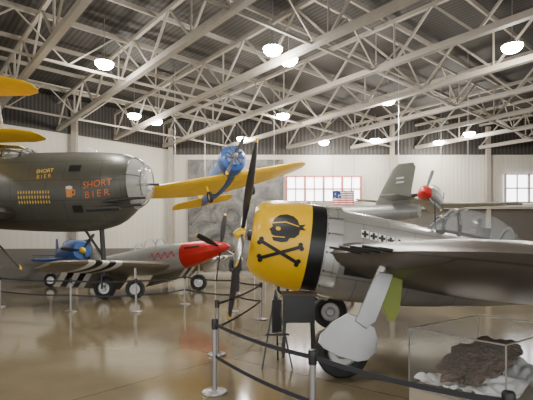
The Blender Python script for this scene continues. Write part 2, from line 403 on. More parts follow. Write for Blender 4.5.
for i in range(25):
    for j in range(9): v.append((3.75+i*.052,25+.06*math.sin(i*.8+j*.15),4.25+j*.105))
for i in range(24):
    for j in range(8): f.append((i*9+j,i*9+j+1,(i+1)*9+j+1,(i+1)*9+j))
fl=mesh('hanging_flag',v,f,m); top(fl,'stars and stripes flag hanging on cords under the roof','flag')
g=Geo(); g.cyl((3.78,25,5.05),(3.78,25,10.4),.01,6); g.done('flag_cord',M_dark,fl)
g=Geo(); g.cyl((4.97,25,5.05),(4.97,25,10.4),.01,6); g.done('flag_cord',M_dark,fl)

# ================================================================ main fighter
PITCH=9
MF=TRS((-.26,8.6,2.18),3,PITCH)
F=empty('fighter_aircraft',MF,'silver radial-engined fighter with yellow cowling and black pirate emblem','aircraft')
bf=Body([(-.03,-.02,.50,.58),(.03,-.02,.58,.66),(.16,-.03,.66,.745),(.45,-.05,.71,.82),(1.0,-.08,.73,.87),(1.36,-.10,.725,.885),(1.9,-.11,.70,.88),(2.7,-.11,.66,.85),(3.5,-.09,.60,.78),(4.5,-.04,.52,.68),(6,.05,.40,.52),(8,.12,.2,.33),(9.3,.16,.05,.14)])
v=[];f=[];N=48; rings=[(.5,-.02,.44,.5),(.15,-.02,.46,.53),(.0,-.02,.47,.545),(-.035,-.02,.49,.57)]
xs=[-.03,-.01,.03,.08,.16,.28,.45,.7,1.0,1.2,1.36]
rings+=[(x,*bf.sample(x)) for x in xs]
for x,zc,ry,rz in rings:
    for j in range(N):
        t=2*math.pi*j/N; v.append((x,math.cos(t)*ry,zc+math.sin(t)*rz))
for i in range(len(rings)-1):
    for j in range(N): f.append((i*N+j,i*N+(j+1)%N,(i+1)*N+(j+1)%N,(i+1)*N+j))
f.append(tuple(range(N)))
mesh('engine_cowling',v,f,M_cowl,F,label='yellow cowling with black rear band')
g=Geo(); g.rev([(.42,.001),(.38,.2),(.2,.2),(.16,.12),(-.1,.10),(-.12,.001)],(0,0,0),'x',24)
for i in range(9):
    t=2*math.pi*i/9; d=Vector((0,math.cos(t),math.sin(t)))
    for q in range(5): g.cyl(Vector((.3,0,-.02))+d*(.18+.05*q),Vector((.3,0,-.02))+d*(.21+.05*q),.085,12)
g.done('radial_engine',M_dark,F)
g=Geo(); NF=16
for i in range(NF):
    a0=2*math.pi*i/NF+.02; a1=2*math.pi*(i+1)/NF-.02; vv=[]
    for x,gr in((1.33,.012),(1.6,.05),(1.6,.03),(1.33,-.005)):
        zc,ry,rz=bf.sample(x)
        for q in range(4):
            a=a0+(a1-a0)*q/3; vv.append((x,math.cos(a)*(ry+gr),zc+math.sin(a)*(rz+gr)))
    ff=[]
    for r in range(3):
        for q in range(3): ff.append((r*4+q,r*4+q+1,(r+1)*4+q+1,(r+1)*4+q))
    g.add(vv,ff)
g.done('cowl_flap_ring',M_alu,F)
bf.mesh('fuselage',1.3,9.3,50,M_alu,F,N=48)
M_bl=bands('propeller_black',2,[(-9,(.045,.045,.046)),(1.77,YEL)],.35,.3)
propeller(F,(-.22,0,.0),1.85,4,R(17),M_bl,M_yellow,.13,.18,.23)
WZ0=-.18; DI=3.0
def wz(y_): return WZ0+math.tan(R(DI))*max(0,y_-.5)
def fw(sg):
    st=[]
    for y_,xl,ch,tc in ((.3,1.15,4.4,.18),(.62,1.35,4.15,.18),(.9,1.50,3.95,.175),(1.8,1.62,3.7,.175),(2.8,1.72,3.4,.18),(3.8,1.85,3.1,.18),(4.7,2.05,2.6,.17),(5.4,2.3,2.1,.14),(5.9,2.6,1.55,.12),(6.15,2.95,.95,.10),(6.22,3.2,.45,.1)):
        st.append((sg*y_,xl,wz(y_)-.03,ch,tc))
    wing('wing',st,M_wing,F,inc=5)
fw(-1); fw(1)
wing('tail_fin',[(.3,7.7,0,1.5,.09),(.9,7.9,0,1.35,.09),(1.4,8.1,0,1.1,.09),(1.75,8.4,0,.6,.08)],M_alu,F,vert=True)
for sg in(-1,1): wing('tailplane',[(sg*.05,7.7,.25,1.4,.08),(sg*1.2,7.9,.27,1.15,.08),(sg*2.2,8.2,.29,.7,.07),(sg*2.4,8.4,.29,.35,.07)],M_alu,F)
cb=Body([(3.38,.56,.05,.08),(3.6,.60,.30,.36),(3.9,.60,.38,.55),(4.2,.58,.40,.62),(4.7,.55,.38,.58),(5.1,.5,.30,.44),(5.45,.44,.1,.12)])
cb.mesh('canopy',3.38,5.45,26,M_glass,F,N=32,label='clear bubble canopy')
def hoop(g,bd,x,w,gr=.008,a0=0,a1=180,n=16):
    for i in range(n):
        p=[]
        for a in (a0+(a1-a0)*i/n,a0+(a1-a0)*(i+1)/n):
            zc,ry,rz=bd.sample(x); p.append(Vector((x,math.cos(R(a))*(ry+gr),zc+math.sin(R(a))*(rz+gr))))
        g.beam(p[0],p[1],w)
g=Geo(); hoop(g,cb,3.88,.055); hoop(g,cb,3.6,.04); hoop(g,cb,5.08,.05)
for sg in(-1,1):
    for i in range(12):
        x0=3.5+i*.15; p=[]
        for x in(x0,x0+.15):
            zc,ry,rz=cb.sample(x); p.append(Vector((x,sg*(ry+.006)*.99,zc+.06)))
        g.beam(p[0],p[1],.05)
    p=[]
    for x in (3.45,3.88):
        zc,ry,rz=cb.sample(x); p.append(Vector((x,sg*math.cos(R(60))*ry,zc+math.sin(R(60))*rz)))
    g.beam(p[0],p[1],.035)
g.done('canopy_frame',M_cframe,F)
g=Geo(); g.box((4.55,0,.62),(.12,.36,.5)); g.box((4.4,0,.95),(.1,.2,.18)); g.done('pilot_seat',M_dark,F)
for sg in (-1,1):
    for i in range(4):
        y_=1.9+i*.36; ln=.60-.07*i; z_=wz(y_)+.07; xl=1.85
        g=Geo(); g.cyl((xl,sg*y_,z_),(xl-.1-ln,sg*y_,z_),.018,12); g.cyl((xl,sg*y_,z_),(xl-.1-ln*.45,sg*y_,z_),.028,12); g.done('gun_barrel',M_black,F)
def gear(yc,dx,sgn):
    up=(1.74+dx,yc,1.70); g=Geo(); g.cyl(up,(1.42+dx,yc,.95),.07,16); g.cyl((1.42+dx,yc,.95),(1.2+dx,yc,.52),.05,16)
    g.cyl((1.2+dx,yc,.52),(1.16+dx,yc+sgn*.18,.42),.045,12); g.beam((1.45+dx,yc,.98),(1.52+dx,yc,.72),.04); g.beam((1.52+dx,yc,.72),(1.28+dx,yc,.6),.04)
    inworld(g.done('landing_gear_strut',M_steel,F),MF)
    inworld(wheel('wheel',(1.14+dx,yc+sgn*.16,.405),.405,.26,F),MF)
gear(6.5,0,1); gear(10.72,.38,-1)
def plate(pts,y0,th,name,m,label=None,lean=0,bev=.015):
    """flat sheet-metal plate with a small chamfered rim, standing in the x,z plane and leaning by lean metres per metre of x"""
    n=len(pts); cx=sum(p[0] for p in pts)/n; cz=sum(p[1] for p in pts)/n; v=[];f=[]
    for q,dy in ((1-bev*2.2,-.012),(1,0),(1,th)):
        for x,z in pts: 
            X=cx+(x-cx)*q; Z=cz+(z-cz)*q; v.append((X,y0+dy+lean*(X-cx),Z))
    f.append(tuple(range(n)))
    for r in (0,1):
        for i in range(n): f.append((r*n+i,r*n+(i+1)%n,(r+1)*n+(i+1)%n,(r+1)*n+i))
    f.append(tuple(range(2*n,3*n)))
    return inworld(mesh(name,v,f,m,F,False,label),MF)
plate([(1.62,1.62),(1.84,1.58),(1.73,1.3),(1.56,.90),(1.42,.80),(1.26,.92),(1.35,1.12),(1.48,1.4)],6.30,.02,'gear_door',M_door,'flat silver leg fairing',lean=.25)
cov=[(1.16,1.03),(1.30,.98),(1.55,.82),(1.60,.66),(1.57,.46),(1.46,.35),(1.30,.33),(1.02,.42),(.80,.54),(.73,.62),(.76,.74),(.92,.90)]
plate(cov,6.27,.02,'wheel_cover',M_door,'broad angular silver plate covering upper wheel',lean=.12)
plate([(1.78,1.58),(2.16,1.52),(2.10,.95),(2.02,.80),(1.92,.80),(1.84,1.0)],6.95,.02,'inner_gear_door',M_green,'yellow-green primed inner door')
plate([(1.97,1.66),(2.2,1.6),(1.95,.78),(1.62,.85)],10.90,.02,'gear_door',M_door)
# emblem: skull in profile facing left, scarf tails to the right, crossed bones below
sc=.0176; EX,EZ=.50,.08
head=[(-12,2),(-14,4),(-11,7),(-12,11),(-10,16),(-5,20.5),(2,22.5),(9,21.5),(14,18),(16.5,13),(23,14.5),(20,11),(24,8.5),(17.5,8),(17,3),(13,-1),(8,-2),(6,-6),(0,-7.5),(-8,-7),(-10,-4),(-8,-2),(-11,-1)]
decal('pirate_emblem',[head],bf.y,EX,EZ,1,-1,M_black,F,sub=5,scale=sc,label='black skull in profile wearing a headscarf')
decal('eye_socket',[ell(-5,6,2.6,2.0,12)],bf.y,EX,EZ,1,-1,M_yellow,F,off=.013,sub=2,scale=sc)
decal('scarf_line',[[(-12,11.5),(2,14.5),(16,11.8),(16,10.9),(2,13.4),(-12,10.4)]],bf.y,EX,EZ,1,-1,M_yellow,F,off=.013,sub=2,scale=sc)
decal('jaw_line',[[(-9,-2.3),(3,-1.5),(3,-2.3),(-9,-3.3)]],bf.y,EX,EZ,1,-1,M_yellow,F,off=.013,sub=2,scale=sc)
def bone(x0,y0,x1,y1,w=1.5,e=1.5):
    d=Vector((x1-x0,y1-y0)).normalized(); n_=Vector((-d.y,d.x))*w; a=Vector((x0,y0)); b_=Vector((x1,y1))
    P=[[tuple(a+n_),tuple(b_+n_),tuple(b_-n_),tuple(a-n_)]]
    for p in (a,b_):
        for s_ in(1,-1): q=p+n_*1.1*s_; P.append(ell(q.x,q.y,w*e,w*e,12))
    return P
decal('crossed_bones',bone(-21,-9,20,-26,1.8,1.4)+bone(-19,-27,21,-9,1.8,1.4),bf.y,EX,EZ,1,-1,M_black,F,sub=4,scale=sc)
for i in range(10):
    x0=2.02+i*.165; z0=.34-.014*i
    pl=decal('victory_mark',[[(-.072,-.072),(.072,-.072),(.072,.072),(-.072,.072)]],bf.y,x0,z0,1,-1,M_white,F,off=.006,sub=1)
    decal('cross',[[(-.025,-.064),(.025,-.064),(.025,.064),(-.025,.064)],[(-.064,-.024),(.064,-.024),(.064,.024),(-.064,.024)]],bf.y,x0,z0,1,-1,M_black,pl,off=.010,sub=1)
decal('exhaust_panel',[[(0,0),(.5,.0),(.55,.16),(.0,.2)]],bf.y,1.72,-.46,1,-1,M_dark,F,sub=2)
g=Geo(); g.cyl((3.55,-.05,.7),(3.45,-.05,1.25),.015,8); g.done('antenna_mast',M_dark,F)

# ================================================================ bomber
MB=TRS((-4.24,16,4.25),172,0)
B=empty('bomber_aircraft',MB,'dark olive-grey bomber with glazed nose and painted nose lettering','aircraft')
bb=Body([(0,0,.02,.02),(.03,.02,.38,.38),(.11,.02,.62,.62),(.28,.02,.80,.80),(.5,.0,.90,.92),(.75,-.07,1.03,1.10),(1.2,-.20,1.14,1.30),(2,-.27,1.17,1.44),(3,-.28,1.18,1.48),(4.5,-.26,1.18,1.47),(8,-.15,1.15,1.33),(12,.15,.7,.9),(16,.5,.2,.35)])
bb.mesh('fuselage',.50,16,60,M_olive,B,N=44)
bb.mesh('nose_glazing',0.005,.52,16,M_bglass,B,N=32,cap1=False,label='clear dome nose',ease=True)
g=Geo()
for x in(.10,.50): 
    for i in range(28):
        p=[]
        for a in (i,i+1):
            zc,ry,rz=bb.sample(x); t=2*math.pi*a/28; p.append(Vector((x,math.cos(t)*(ry+.01),zc+math.sin(t)*(rz+.01))))
        g.beam(p[0],p[1],.035)
for a in range(6):
    t=2*math.pi*a/6+.2; X=[.10,.16,.22,.3,.42,.50]
    for x0,x1 in zip(X,X[1:]):
        p=[]
        for x in(x0,x1):
            zc,ry,rz=bb.sample(x); p.append(Vector((x,math.cos(t)*(ry+.01),zc+math.sin(t)*(rz+.01))))
        g.beam(p[0],p[1],.03)
g.done('nose_frame',M_olive,B)
cbm=Body([(4.3,.95,.2,.05),(4.7,.95,.6,.36),(5.1,.95,.75,.5),(6.0,.95,.8,.54),(7,.95,.7,.45),(8,1.0,.3,.1)])
cbm.mesh('cockpit_canopy',4.3,8,20,M_bglass,B,N=32)
g=Geo()
for x in (4.7,5.3,6.0,6.8): hoop(g,cbm,x,.08)
for a in (30,60,90,120,150):
    for i in range(10):
        p=[]
        for x in (4.35+i*.34,4.69+i*.34):
            zc,ry,rz=cbm.sample(x); p.append(Vector((x,math.cos(R(a))*(ry+.01),zc+math.sin(R(a))*(rz+.01))))
        g.beam(p[0],p[1],.07)
g.done('canopy_frame',M_olive,B)
g=Geo(); g.rev([(0,.28),(.12,.25),(.2,.16),(.24,.001)],(2.35,0,1.14),'z',24); g.done('observation_dome',M_bglass,B)
for yy,zz,x1 in((.95,-.74,-.25),(.9,-.98,-.1),(.0,-.05,-.35)):
    g=Geo(); g.cyl((1.6,yy,zz),(x1,yy,zz+(.12 if yy else 0)),.05,12); g.cyl((1.9,yy,zz),(.7,yy,zz+.04),.13 if yy else .05,14,.08); g.done('machine_gun',M_dark,B)
M_noser=mat('lettering_orange',(.80,.20,.035),.5); M_nosey=mat('lettering_yellow',(.78,.52,.08),.5); M_art=mat('nose_art_orange',(.72,.30,.07),.5)
decal('nose_lettering',None,bb.y,1.42,-.16,-1,1,M_noser,B,raw=textmesh('SHORT',.32,.15,.0),sub=2,off=.02,rot=7)
decal('nose_lettering',None,bb.y,1.44,-.50,-1,1,M_noser,B,raw=textmesh('B I E R',.32,.15,.0),sub=2,off=.02,rot=7)
decal('nose_art',[[(-.11,-.18),(.09,-.18),(.12,.12),(-.13,.12)],[(.12,.1),(.22,.07),(.22,-.1),(.10,-.13),(.10,-.08),(.18,-.05),(.18,.03),(.12,.05)]],bb.y,2.42,-.42,-1,1,M_art,B,sub=1,off=.012)
decal('nose_art_foam',[ell(0,.15,.13,.06,14)],bb.y,2.42,-.42,-1,1,M_white,B,sub=1,off=.02)
decal('crew_lettering',None,bb.y,3.40,.34,-1,1,M_nosey,B,raw=textmesh('SHORT',.2,0,.01),sub=1,off=.012,rot=4)
decal('crew_lettering',None,bb.y,3.40,.14,-1,1,M_nosey,B,raw=textmesh('B I E R',.2,0,.0),sub=1,off=.012,rot=4)
for r_ in range(3):
    for i in range(12):
        x0=4.35-i*.105; z0=-.42-r_*.17
        decal('mission_mark',[[(-.022,.06),(-.026,-.015),(0,-.055),(.026,-.015),(.022,.06)]],bb.y,x0,z0,-1,1,M_nosey,B,sub=1)
for x0,z0,w_ in((2.3,.42,.22),(2.2,-1.0,.18)):
    decal('side_window',[[(-w_,-.12),(w_,-.12),(w_,.12),(-w_,.12)]],bb.y,x0,z0,-1,1,M_black,B,sub=2)
g=Geo(); g.cyl((1.9,0,-1.1),(1.75,0,-3.4),.09,14); g.cyl((2.8,0,-1.3),(1.8,0,-2.7),.05,10); g.beam((1.75,-.22,-3.4),(1.75,.22,-3.4),.07)
g.beam((1.75,.2,-3.4),(1.75,.2,-3.85),.06); g.beam((1.75,-.2,-3.4),(1.75,-.2,-3.85),.06); g.done('nose_gear_strut',M_dark,B)
wheel('nose_wheel',(1.75,0,-3.84),.41,.26,B)
for sg in (1,-1):
    ye=3.3
    wing('wing',[(.8,4.6,-1.1,3.6,.16),(ye,4.7,-1.15,3.3,.16),(6,5.1,-1.0,2.5,.14),(9,5.6,-.8,1.6,.12)] if sg>0 else [(-.8,4.6,-1.1,3.6,.16),(-3,4.9,-1.12,3.3,.16)],M_olive,B)
    if sg<0: continue
    nb=Body([(4.0,-1.9,.55,.55),(4.1,-1.9,.66,.66),(4.5,-1.9,.74,.74),(5.1,-1.88,.72,.74),(6.7,-1.75,.6,.7),(8.7,-1.5,.3,.4),(9.5,-1.4,.05,.1)])
    o=nb.mesh('engine_nacelle',4.0,9.5,24,M_olive,B,N=32); o.location=(0,sg*ye,0)
    M_b2=bands('bomber_propeller_black',2,[(-9,(.02,.02,.02)),(1.70,YEL)],.4,.2)
    propeller(B,(3.72,sg*ye,-1.9),1.88,3,R(8),M_b2,M_dark,.17,.25,.26)
    g=Geo(); g.cyl((5.7,sg*ye,-2.3),(5.7,sg*ye,-3.7),.11,14); g.cyl((6.7,sg*ye,-2.2),(5.7,sg*ye,-3.2),.06,10); g.done('main_gear_strut',M_dark,B)
    wheel('main_wheel',(5.7,sg*(ye-.3),-3.63),.6,.38,B)

# ================================================================ other aircraft
def aircraft(name,label,M,keys,bm_,wst,wm,tail,tm,prop=None,canopy=None,cable=None,ground=None,inc=0):
    A=empty(name,M,label,'aircraft'); bd=Body(keys)
    bd.mesh('fuselage',keys[0][0],keys[-1][0],36,bm_,A,N=32)
    for sg in (-1,1):
        for W in wst: wing('wing',[(sg*s[0],*s[1:]) for s in W],wm,A,inc=inc)
        wing('tailplane',[(sg*s[0],*s[1:]) for s in tail['h']],tm,A,inc=tail.get('hi',0))
    wing('tail_fin',tail['v'],tail.get('vm',tm),A,vert=True)
    if prop: propeller(A,*prop)
    if canopy:
        cb_=Body(canopy); cb_.mesh('canopy',canopy[0][0],canopy[-1][0],14,M_glass,A,N=24)
        for q in range(1,len(canopy)-1): g=Geo(); hoop(g,cb_,canopy[q][0],.04,n=10); g.done('canopy_frame',bm_,A)
    if cable:
        for p in cable:
            w=M@Vector(p); g=Geo(); g.cyl(w,(w.x,w.y,10.5),.012,6); inworld(g.done('hanging_cable',M_steel,A),M)
    if ground:
        for (x,y,z,r) in ground:
            w=M@Vector((x,y,z)); g=Geo(); g.cyl(w,(w.x,w.y,r),.05,12); inworld(g.done('landing_gear_strut',M_steel,A),M)
            t=wheel('wheel',(w.x,w.y,r),r,r*.5,A); t.matrix_parent_inverse=M.inverted()
    return A,bd
M_mus=bands('red_nose_silver_body',0,[(-9,(.55,.022,.018)),(1.75,(.38,.38,.36))],.35,.3,panel=.7)
m,nt,b=_base('striped_wing'); tc=nt.nodes.new('ShaderNodeTexCoord'); sp=nt.nodes.new('ShaderNodeSeparateXYZ'); nt.links.new(tc.outputs['Object'],sp.inputs[0])
ab=nt.nodes.new('ShaderNodeMath'); ab.operation='ABSOLUTE'; nt.links.new(sp.outputs[1],ab.inputs[0])
src=None
for v_,c_ in [(0,(.20,.18,.14)),(2.5,WHT),(2.75,BLK),(3.0,WHT),(3.25,BLK),(3.5,WHT),(3.75,(.20,.18,.14))]:
    gg=nt.nodes.new('ShaderNodeMath'); gg.operation='GREATER_THAN'; gg.inputs[1].default_value=v_; nt.links.new(ab.outputs[0],gg.inputs[0])
    mx=nt.nodes.new('ShaderNodeMixRGB'); nt.links.new(gg.outputs[0],mx.inputs[0]); mx.inputs[2].default_value=(*c_,1)
    if src: nt.links.new(src,mx.inputs[1])
    else: mx.inputs[1].default_value=(*c_,1)
    src=mx.outputs[0]
nt.links.new(src,b.inputs['Base Color']); b.inputs['Roughness'].default_value=.4; b.inputs['Metallic'].default_value=.1
M_str=m
M_b3=bands('fighter_prop_black',2,[(-9,(.02,.02,.02)),(1.32,YEL)],.4,.2)
MM=TRS((-1.72,16.4,1.90),147,7)
MU,mb_=aircraft('fighter_aircraft','silver piston fighter with red nose and black-white wing stripes',MM,
 [(0,0,.20,.22),(.5,-.02,.31,.35),(1.2,-.06,.38,.45),(2.4,-.11,.43,.55),(3.6,-.12,.45,.60),(5,-.05,.38,.48),(7,.08,.20,.30),(8.6,.15,.05,.12)],M_mus,
 [[(.3,2.3,-.46,2.5,.16),(2,2.4,-.34,2.3,.15),(3.8,2.6,-.20,2.0,.14),(4.5,2.75,-.14,1.6,.12),(4.8,3.0,-.12,1.0,.11)]],M_str,
 {'h':[(.05,7.2,.2,1.2,.08),(1.8,7.5,.22,.8,.08),(1.95,7.7,.22,.4,.08)],'v':[(.2,7.0,0,1.5,.09),(.9,7.5,0,1.0,.09),(1.35,7.8,0,.6,.08)],'vm':M_mus},M_mus,
 prop=((-.02,0,0),1.4,4,R(20),M_b3,M_red,.20,.45,.2),
 canopy=[(2.7,.40,.05,.05),(3.1,.42,.26,.30),(3.7,.42,.30,.38),(4.4,.38,.26,.30),(5.1,.34,.08,.08)],
 ground=[(2.7,1.75,-.35,.36),(2.7,-1.75,-.35,.36)],inc=6)
for sg in (-1,1):
    wing('flap',[(sg*.7,4.3,-.76,.7,.10),(sg*2.2,4.25,-.64,.62,.10),(sg*3.8,4.2,-.48,.55,.10)],M_str,MU,inc=40)
    decal('exhaust_stack',[[(0,0),(.75,0),(.75,.07),(0,.07)]],mb_.y,.75,.12,1,sg,M_black,MU,sub=1)
st=[]; 
for i in range(26):
    t=i/25; st.append((-.68+1.36*t,.14*math.sin(t*24)*(1-.3*t)))
pol=[]
for i in range(25):
    (a,b_),(c_,d_)=st[i],st[i+1]; pol.append([(a,b_-.035),(c_,d_-.035),(c_,d_+.035),(a,b_+.035)])
decal('nose_script',pol,mb_.y,2.62,.0,-1,1,M_red,MU,sub=0,off=.014)
MT=TRS((-1.43,20,6.05),111,14,-13)
M_b4=bands('trainer_prop',2,[(-9,(.08,.08,.09)),(.95,YEL)],.35,.4)
TR,_b=aircraft('trainer_aircraft','blue trainer with yellow wings and radial engine hanging on cables',MT,
 [(0.05,0,.40,.40),(.1,0,.56,.56),(.45,0,.63,.63),(1.0,-.02,.60,.62),(1.05,-.02,.50,.56),(2.5,-.02,.45,.62),(4,0,.38,.55),(5.8,.05,.2,.32),(7.1,.1,.05,.12)],M_blue,
 [[(.2,1.0,-.48,2.4,.15),(2,1.1,-.44,2.1,.14),(3.8,1.35,-.32,1.5,.12),(4.4,1.6,-.28,1.0,.11),(4.62,1.9,-.27,.5,.1)]],M_tyel,
 {'h':[(.05,5.9,.1,1.3,.08),(1.6,6.1,.1,.95,.08),(1.85,6.4,.1,.5,.08)],'v':[(.15,6.0,0,1.2,.09),(.8,6.4,0,.8,.08),(1.15,6.6,0,.5,.08)],'vm':M_tyel,'hi':6},M_tyel,
 prop=((-.05,0,0),1.1,2,R(40),M_b4,M_steel,.12,.2,.2),
 canopy=[(2.0,.45,.05,.05),(2.4,.48,.3,.32),(3.4,.48,.32,.36),(4.2,.42,.28,.28),(4.7,.38,.05,.05)],
 cable=[(1.6,2.6,-.2),(1.6,-2.6,-.2),(5.8,0,.3)],inc=2)
g=Geo(); g.rev([(.02,.001),(.0,.15),(.06,.17),(.06,.001)],(0,0,0),'x',20)
for i in range(9):
    t=2*math.pi*i/9; d=Vector((0,math.cos(t),math.sin(t))); g.cyl(Vector((.08,0,0))+d*.14,Vector((.08,0,0))+d*.45,.06,10)
g.done('radial_engine',M_dark,TR)
for sg in(-1,1):
    g=Geo(); g.cyl((1.9,sg*1.1,-.5),(1.8,sg*1.1,-1.1),.05,10); g.done('gear_leg',M_tyel,TR); wheel('wheel',(1.8,sg*1.1,-1.15),.28,.16,TR)
MY=TRS((-10.4,12,5.6),90,0,2)
aircraft('biplane_aircraft','bright yellow fabric biplane hanging on cables',MY,
 [(-1.6,-.2,.3,.3),(-1.4,-.2,.42,.42),(0,-.2,.45,.55),(2,-.15,.38,.5),(4,0,.15,.3),(4.8,.1,.04,.1)],M_tyel,
 [[(.1,-.9,.75,1.4,.11),(2.5,-.9,.76,1.4,.11),(3.7,-.85,.78,1.25,.10),(4.05,-.6,.79,.8,.09),(4.15,-.35,.8,.35,.08)],
  [(.3,-.4,-.5,1.35,.11),(2.5,-.4,-.46,1.35,.11),(3.7,-.35,-.42,1.2,.10),(4.05,-.1,-.4,.8,.09),(4.15,.15,-.4,.35,.08)]],M_tyel,
 {'h':[(.05,4,.1,.9,.08),(1.3,4.2,.1,.6,.08)],'v':[(.1,4,0,.9,.08),(.9,4.3,0,.5,.08)]},M_tyel,
 prop=((-1.65,0,-.2),1.1,2,R(30),M_b4,M_dark,.12,.15,.2),cable=[(0,2.5,.8),(0,-2.5,.8)],inc=3)
Y_=bpy.data.objects['biplane_aircraft']
for sg in (-1,1):
    for x in(-.6,.2):
        g=Geo(); g.cyl((x,sg*2.9,.75),(x+.4,sg*2.9,-.42),.03,8); g.done('wing_strut',M_steel,Y_)
M_grey=bands('jet_grey',0,[(-9,(.36,.36,.35))],.4,.3,panel=.7)
M_dgrey=mat('fin_olive_grey',(.13,.13,.108),.5,scale=2)
MJ=TRS((-.15,18.3,3.05),-38,0)
JA,jb=aircraft('jet_aircraft','light grey jet aircraft with swept olive-grey tail fin',MJ,
 [(0,-.1,.05,.05),(.6,-.05,.25,.28),(1.6,0,.34,.36),(3.5,0,.36,.38),(5,.02,.32,.32),(6.2,.05,.24,.25),(6.5,.05,.19,.2)],M_grey,
 [[(.3,2.4,-.15,2.0,.12),(3,3.0,-.05,1.3,.11),(3.6,3.4,-.02,.7,.1)]],M_grey,
 {'h':[(.1,5.5,.45,1.0,.08),(1.6,5.8,.47,.6,.08)],'v':[(.2,4.9,0,1.3,.09),(.8,5.2,0,1.05,.09),(1.5,5.6,0,.78,.08),(1.66,5.8,0,.5,.08)],'vm':M_dgrey},M_grey,
 canopy=[(1.2,.2,.05,.05),(1.6,.3,.22,.28),(2.2,.32,.24,.3),(3.0,.3,.08,.08)],ground=[(3.2,1.3,-.2,.3),(3.2,-1.3,-.2,.3),(1.0,.05,-.2,.25)])
M_lgrey=mat('pale_lettering',(.5,.5,.46),.5)
for sx_ in (0,1):
    decal('tail_marking',[[(0,0),(.26,0),(.30,.06),(.04,.06)]],lambda x,z:.05,5.72,1.15-.14*sx_,1,-1,M_lgrey,JA,sub=0,off=0)
MR=TRS((6.55,18.2,4.15),62,2,4)
aircraft('propeller_aircraft','grey fighter with red nose spinner hanging on cables',MR,
 [(0,0,.3,.3),(.5,0,.40,.42),(1.5,-.03,.42,.48),(3,-.04,.4,.5),(5,.05,.22,.3),(6.6,.1,.04,.1)],M_grey,
 [[(.2,1.7,-.25,1.6,.13),(2,1.9,-.15,1.3,.12),(3.6,2.2,-.05,.8,.11)]],M_grey,
 {'h':[(.05,5.8,.1,.8,.08),(1.2,6,.1,.5,.08)],'v':[(.1,5.7,0,.9,.08),(.9,6.1,0,.5,.08)]},M_grey,
 prop=((-.02,0,0),1.0,3,R(15),M_b4,M_red,.3,.5,.2),canopy=[(1.8,.35,.05,.05),(2.2,.38,.24,.28),(2.8,.38,.26,.3),(3.5,.34,.05,.05)],
 cable=[(2.2,1.5,0),(2.2,-1.5,0),(5.5,0,.2)])
MC=TRS((-8.5,20.3,1.75),128,5)
aircraft('fighter_aircraft','deep blue radial-engined fighter standing by the wall',MC,
 [(0,0,.40,.40),(.1,0,.46,.46),(.5,0,.54,.54),(1.3,0,.54,.56),(3,0,.45,.5),(4,0,.3,.36),(5.2,.1,.05,.12)],M_blue,
 [[(.3,1.2,-.3,1.6,.14),(1.3,1.3,-.35,1.4,.13),(1.7,1.5,-.3,1.1,.11)]],M_blue,
 {'h':[(.05,4.4,.1,.8,.08),(1.2,4.6,.1,.5,.08)],'v':[(.1,4.3,0,.9,.08),(1.0,4.6,0,.5,.08)]},M_blue,
 prop=((-.05,0,0),.95,3,R(35),M_b3,M_yellow,.14,.22,.18),canopy=[(1.6,.4,.05,.05),(1.9,.42,.24,.26),(2.5,.42,.24,.26),(3.1,.35,.05,.05)],
 ground=[(1.6,1.0,-.3,.33),(1.6,-1.0,-.3,.33)])

# ================================================================ barrier posts
M_post=mat('post_brushed_metal',(.36,.35,.34),.35,.7); M_belt=mat('barrier_belt_black',(.03,.03,.035),.8)
def post(x,y):
    g=Geo(); g.rev([(0,.001),(0,.17),(.012,.175),(.03,.16),(.045,.06),(.05,.001)],(0,0,0),'z',32)
    P=g.done('barrier_post',M_post); P.location=(x,y,.002); top(P,'grey metal belt barrier post on round base','barrier post','belt barrier posts')
    g=Geo(); g.cyl((0,0,.04),(0,0,.93),.031,18); g.done('pole',M_post,P)
    g=Geo(); g.rev([(.86,.001),(.86,.042),(.93,.044),(.985,.044),(1.0,.035),(1.005,.001)],(0,0,0),'z',20); g.done('belt_head',M_black,P)
    return P
def belts(P,a,b,zs=(.93,.50)):
    for z in zs:
        g=Geo(); n=8; A=Vector((a[0],a[1],0)); Bv=Vector((b[0],b[1],0))
        for i in range(n):
            q=[]
            for t in(i/n,(i+1)/n):
                p=A.lerp(Bv,t); q.append(Vector((p.x,p.y,z-.04*4*t*(1-t))))
            g.beam(q[0],q[1],.006,.045)
        o=g.done('belt',M_belt,P,False); o.matrix_parent_inverse=Matrix.Translation(P.location).inverted()
chain=[(-.9,8.0),(-.70,5.95),(.44,4.2),(1.65,3.0)]
for i,p in enumerate(chain):
    P=post(*p)
    if i<3: belts(P,p,chain[i+1])
chain=[(-8.6,14.2),(-5.85,13.15),(-3.9,13.15),(-2.75,14.8),(-1.0,13.2),(-.15,11.8),(-.9,8.0)]
for i,p in enumerate(chain[:-1]):
    P=post(*p); belts(P,p,chain[i+1])
# ================================================================ easel with board
E=empty('display_easel',Matrix.Translation((.15,7.3,0)),'black tripod easel holding an information board','easel')
for a,b_ in (((0,0,1.25),(-.22,-.22,0)),((0,0,1.25),(.27,-.2,0)),((0,.02,1.25),(.05,.35,0))):
    g=Geo(); g.beam(a,b_,.028); g.done('leg',M_black,E,False)
g=Geo(); g.beam((-.17,-.19,.55),(.22,-.17,.55),.03); g.done('shelf_bar',M_black,E,False)
g=Geo(); g.add([(-.06,-.20,.58),(.10,-.10,.58),(.10,-.03,1.10),(-.06,-.13,1.10),(-.06,-.175,.58),(.09,-.075,.58),(.09,-.005,1.10),(-.06,-.105,1.10)],[(0,1,2,3),(4,5,6,7),(0,1,5,4),(1,2,6,5),(2,3,7,6),(3,0,4,7)])
g.done('information_board',M_dark,E,False)
T=empty('display_table',Matrix.Translation((.58,8.0,0)),'small black display stand with boxed top and four legs','table')
g=Geo(); g.box((0,0,1.12),(.62,.46,.04)); g.done('tabletop',mat('dark_wood',(.07,.045,.03),.5,scale=8),T,False)
